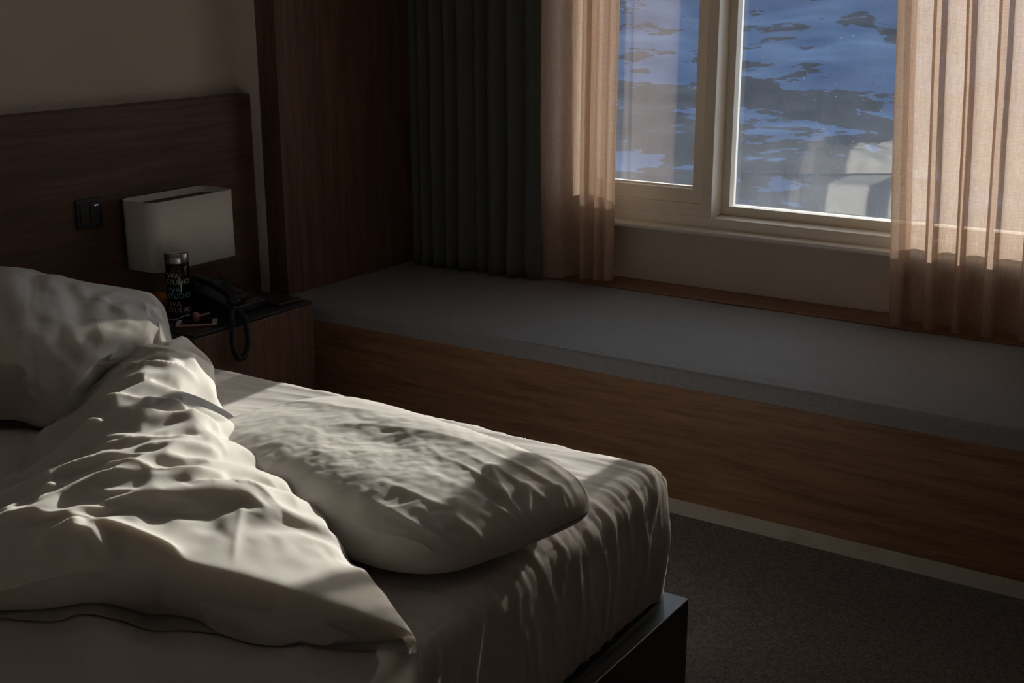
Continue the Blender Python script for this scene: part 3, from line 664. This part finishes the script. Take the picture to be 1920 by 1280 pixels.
P1 = add_folds(relax(relax(P1, 3), 14, 2 * (nj - 56)), FOLDS)
P1 = rest_on(P1)
bm = closed(P1)
def finish(o):
    s_ = o.modifiers.new('soften', 'SMOOTH'); s_.iterations = 1; s_.factor = .5
    s_ = o.modifiers.new('subdivision', 'SUBSURF'); s_.levels = 1; s_.render_levels = 1
    return o
dv1 = finish(obj('duvet', bm, M['linen'], smooth=True, label='long crumpled white duvet lying folded across the near half of the bed beside the pillow', cat='duvet'))

# ---- bunched second duvet at the head end
D2 = [
 [(-3.297,1.827,0.860),(-2.960,1.641,0.840),(-2.820,1.562,0.770),(-2.770,1.527,0.640)],
 [(-3.030,2.007,0.845),(-2.669,1.755,0.830),(-2.558,1.670,0.760),(-2.590,1.685,0.650)],
 [(-2.913,2.059,0.835),(-2.577,1.801,0.820),(-2.497,1.724,0.730),(-2.478,1.699,0.640)],
 [(-2.776,2.074,0.820),(-2.517,1.870,0.800),(-2.424,1.774,0.730),(-2.436,1.751,0.640)],
 [(-2.711,2.143,0.800),(-2.476,1.941,0.790),(-2.427,1.879,0.730),(-2.469,1.881,0.660)],
 [(-2.661,2.177,0.785),(-2.461,2.006,0.775),(-2.421,1.968,0.730),(-2.461,1.983,0.670)],
 [(-2.552,2.133,0.765),(-2.467,2.062,0.750),(-2.438,2.038,0.720),(-2.458,2.042,0.670)],
 [(-2.476,2.087,0.740),(-2.429,2.050,0.730),(-2.411,2.036,0.715),(-2.436,2.039,0.660)],
]
ctrl = []
for k, row in enumerate(D2):
    row = [V3(p) for p in row]; s = row[0]; away = V3((-.62, .78, 0))
    w_ = .30 if k < 6 else .12
    back = [V3((s.x, s.y, .586)) + away * (w_ + .06), V3((s.x, s.y, .586 + (s.z - .586) * .5)) + away * w_, V3((s.x, s.y, .586 + (s.z - .586) * .9)) + away * w_ * .45]
    low = row[-1].copy(); low.z = .586
    ctrl.append(back + row + [low])
last = [p.lerp(V3((-2.36, 2.0, .60)), .75) + V3((.03, .03, 0)) for p in ctrl[-1]]
for p in last: p.z = .60
ctrl.append(last)
first = [p + V3((-.35, -.25, -.1)) for p in ctrl[0]]
ctrl = [first] + ctrl
P = bicubic(ctrl, 16, 15)
for r_ in P:
    for p in r_: p.x = max(p.x, -3.33 + .01 * noise.noise(p * 9))
nj2, ni2 = len(P), len(P[0])
for j in range(nj2):
    for i in range(ni2):
        p = P[j][i]; p += V3((noise.noise(p * 25), noise.noise(p * 25 + V3((9, 9, 9))), noise.noise(p * 25 + V3((3, 5, 7))))) * .002
P2 = buckle(P, .022, 20, bend=5.0, pinf=lambda j, i: 1.0 if min(i, ni2 - 1 - i, j, nj2 - 1 - j) <= 1 else .12, seed=5)
P2 = bicubic(P2, 2, 2)
FOLDS2 = [([(-2.651, 2.168, 0.785), (-2.537, 2.096, 0.774), (-2.442, 2.006, 0.761), (-2.421, 1.97, 0.74)], 0.01, 0.02, 0.014), ([(-2.581, 1.779, 0.82), (-2.511, 1.741, 0.767), (-2.5, 1.699, 0.688)], 0.012, 0.045, 0.035), ([(-2.551, 1.943, 0.804), (-2.452, 1.877, 0.778), (-2.43, 1.87, 0.752)], 0.009, 0.022, 0.018), ([(-2.494, 2.016, 0.784), (-2.44, 1.924, 0.773), (-2.429, 1.861, 0.748), (-2.421, 1.785, 0.73)], 0.01, 0.03, 0.02), ([(-2.696, 1.947, 0.826), (-2.508, 1.815, 0.797), (-2.454, 1.758, 0.739)], 0.008, 0.035, 0.03), ([(-2.525, 1.685, 0.734), (-2.486, 1.712, 0.701), (-2.439, 1.731, 0.664)], 0.01, 0.02, 0.015), ([(-2.751, 2.052, 0.82), (-2.662, 2.055, 0.808), (-2.527, 2.025, 0.791)], 0.006, 0.018, 0.016)]
P2 = rest_on(add_folds(relax(P2, 4), FOLDS2))
bm = closed(P2)
finish(obj('duvet', bm, M['linen'], smooth=True, label='second white duvet bunched into a high heap at the head end beneath the headboard', cat='duvet'))

# ---- loose sheet spread under the duvets
rows = []
for j in range(131):
    y = .35 + (1.375 - .35) * j / 130; row = []
    for i in range(181):
        x = -3.0 + 2.0 * i / 180
        xe = -1.115
        if x <= xe: p = V3((x, y, hx(x, y)))
        else:
            d = x - xe; a = min(d / .04, math.pi / 2 * .94); rr_ = .028
            zz = hx(xe, y) - rr_ + rr_ * math.cos(a); xx_ = xe + rr_ * math.sin(a)
            if d > .06: zz -= (d - .06); xx_ += .004 * math.sin(y * 40) + .004
            p = V3((xx_, y, zz))
        row.append(p)
    rows.append(row)
bm = bmesh.new(); grid_mesh(bm, rows); 
finish(obj('cover_sheet', bm, M['sheet'], bed, smooth=True, label='loose white cover at the near corner'))

# ---- pillow
A, B_, Cc, Dd = V3((-1.19, 1.50, 0)), V3((-1.045, 1.98, 0)), V3((-1.93, 2.15, 0)), V3((-2.05, 1.62, 0))
def pillow_grid(nu, nv, top):
    g = []
    for j in range(nv + 1):
        v = -1 + 2 * j / nv; v = math.sin(v * math.pi / 2) * .35 + v * .65; row = []
        for i in range(nu + 1):
            u = -1 + 2 * i / nu; u = math.sin(u * math.pi / 2) * .35 + u * .65
            cu = u * (1 - .10 * abs(v) ** 6 - .010 * (1 - v * v)); cv = v * (1 - .20 * abs(u) ** 6 - .015 * (1 - u * u))
            s_, t_ = (cu + 1) / 2, (cv + 1) / 2
            p = A.lerp(Dd, s_).lerp(B_.lerp(Cc, s_), t_)
            e = max(0, (1 - abs(u) ** 5)) ** .46 * max(0, (1 - abs(v) ** 5)) ** .46; sm = .628 + .012 * max(0, -u) * max(0, v)
            if top:
                z = sm + .076 * e + .030 * (1 - u * u) * (1 - v * v)
                z += .008 * math.exp(-((u + .2) / .6) ** 2 - ((v - .55) / .3) ** 2)
                z -= .012 * math.exp(-((u + .05) / .35) ** 2 - ((v + .05) / .30) ** 2)
            else: z = sm - .040 * e
            p.z = z; row.append(p)
        g.append(row)
    return g
NU, NV = 150, 92
Pt = pillow_grid(NU, NV, True)
for j in range(NV + 1):
    for i in range(NU + 1):
        p = Pt[j][i]
        if 0 < i < NU and 0 < j < NV: p += V3((0, 0, noise.noise(p * 16) * .002 + noise.noise(p * 45) * .0006))
Pp = buckle(Pt, .005, 18, bend=.5, pinf=lambda j, i: 1.0 if (i in (0, NU) or j in (0, NV)) else .16, seed=3)
Pp = bicubic(relax(Pp, 3), 2, 2)
H_, W_ = len(Pp), len(Pp[0])
for j in range(1, H_ - 1):
    v = -1 + 2 * j / (H_ - 1)
    for i in range(1, W_ - 1):
        u = -1 + 2 * i / (W_ - 1); p = Pp[j][i]
        # gathers running in from the two near edges
        g1 = max(0, 1 - abs(noise.noise(V3((v * 5.5 + .4 * u, 1.3 * u, 3)))) * 3.0) ** 2 * max(0, (-u - .30) / .7) ** .8
        g2 = max(0, 1 - abs(noise.noise(V3((u * 6.5 + .5 * v, 1.3 * v, 6)))) * 3.0) ** 2 * max(0, (-v - .35) / .65)
        edge = min(1, (1 - abs(u)) / .06) * min(1, (1 - abs(v)) / .10)
        # fine crumpling in the slept-on middle
        c_ = math.exp(-((u + .12) / .42) ** 4 - ((v + .18) / .48) ** 4)
        f_ = abs(noise.noise(p * 34)) + .5 * abs(noise.noise(p * 75)); f2 = fbm(p * 14, 3)
        p.z += (.0065 * g1 + .0045 * g2) * edge + c_ * (.0020 * f_ + .0022 * f2) * edge
PFOLDS = [([(-1.687, 1.794, 0.727), (-1.626, 1.838, 0.726), (-1.577, 1.864, 0.728), (-1.501, 1.877, 0.732), (-1.376, 1.887, 0.733), (-1.29, 1.884, 0.727)], 0.0032, 0.004, 0.022), ([(-1.934, 1.824, 0.693), (-1.918, 1.893, 0.694), (-1.842, 1.922, 0.713), (-1.697, 1.918, 0.728), (-1.6, 1.94, 0.731)], 0.004, 0.005, 0.02), ([(-1.673, 1.791, 0.726), (-1.578, 1.692, 0.725), (-1.522, 1.637, 0.716)], 0.0018, 0.01, 0.008), ([(-1.266, 1.836, 0.722), (-1.221, 1.789, 0.71), (-1.174, 1.755, 0.69)], 0.01, 0.01, 0.02), ([(-1.139, 1.875, 0.694), (-1.113, 1.853, 0.677), (-1.097, 1.835, 0.653)], 0.008, 0.01, 0.012), ([(-1.182, 1.831, 0.705), (-1.149, 1.792, 0.685), (-1.129, 1.758, 0.66)], 0.007, 0.01, 0.012), ([(-1.241, 1.704, 0.706), (-1.215, 1.65, 0.692), (-1.2, 1.611, 0.676)], 0.008, 0.012, 0.012), ([(-1.53, 1.876, 0.731), (-1.371, 1.809, 0.726), (-1.239, 1.767, 0.711)], 0.0009, 0.006, 0.008)]
Pp = add_folds(Pp, PFOLDS)
Pb = pillow_grid(NU, NV, False)
bm = bmesh.new(); grid_mesh(bm, Pp)
Pb = bicubic(Pb, 2, 2)
for r in Pb: r.reverse()
grid_mesh(bm, Pb); bmesh.ops.remove_doubles(bm, verts=bm.verts, dist=.0006)
bmesh.ops.recalc_face_normals(bm, faces=bm.faces)
o = obj('pillow', bm, M['linen'], smooth=True, label='plump white pillow lying askew at the foot corner of the bed', cat='pillow')
s_ = o.modifiers.new('soften', 'SMOOTH'); s_.iterations = 2; s_.factor = .5

# ------------------------------------------------------------ outside: snowy hillside with rock
def hill():
    bm = bmesh.new(); rows = []
    for j in range(110):
        d = 46 + 40 * j / 109; row = []
        for i in range(140):
            x = -110 + 130 * i / 139
            z = -13.9 + (d - 46) * .466 + .55 * fbm(V3((x * .10, d * .16, 0)), 5)
            row.append(V3((x, d, z)))
        rows.append(row)
    grid_mesh(bm, rows); return bm
def snow_mat():
    m = mat('snow_and_rock', (.8, .85, .9), .8, .2); N, L, b = nodes(m)
    t = N.new('ShaderNodeTexCoord'); mp = N.new('ShaderNodeMapping'); mp.inputs['Scale'].default_value = (.20, .50, .50); mp.inputs['Rotation'].default_value = (0, 0, .06)
    n = N.new('ShaderNodeTexNoise'); n.inputs['Scale'].default_value = 1.0; n.inputs['Detail'].default_value = 8; n.inputs['Roughness'].default_value = .60; n.inputs['Distortion'].default_value = .15
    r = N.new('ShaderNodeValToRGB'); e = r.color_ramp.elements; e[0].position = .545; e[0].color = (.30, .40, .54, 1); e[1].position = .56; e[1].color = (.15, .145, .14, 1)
    # more bare rock low down near the house
    sp = N.new('ShaderNodeSeparateXYZ'); L.new(t.outputs['Object'], sp.inputs[0])
    mr = N.new('ShaderNodeMapRange'); L.new(sp.outputs['Y'], mr.inputs[0]); mr.inputs[1].default_value = .5; mr.inputs[2].default_value = 3.0; mr.inputs[3].default_value = .13; mr.inputs[4].default_value = 0
    ad = N.new('ShaderNodeMath'); ad.operation = 'ADD'
    L.new(t.outputs['Object'], mp.inputs[0]); L.new(mp.outputs[0], n.inputs[0]); L.new(n.outputs[0], ad.inputs[0]); L.new(mr.outputs[0], ad.inputs[1]); L.new(ad.outputs[0], r.inputs[0]); L.new(r.outputs[0], b.inputs['Base Color'])
    return m
h = struct('ground_hillside', hill(), snow_mat(), smooth=True); h['label'] = 'snow covered hillside with dark bare rock patches'
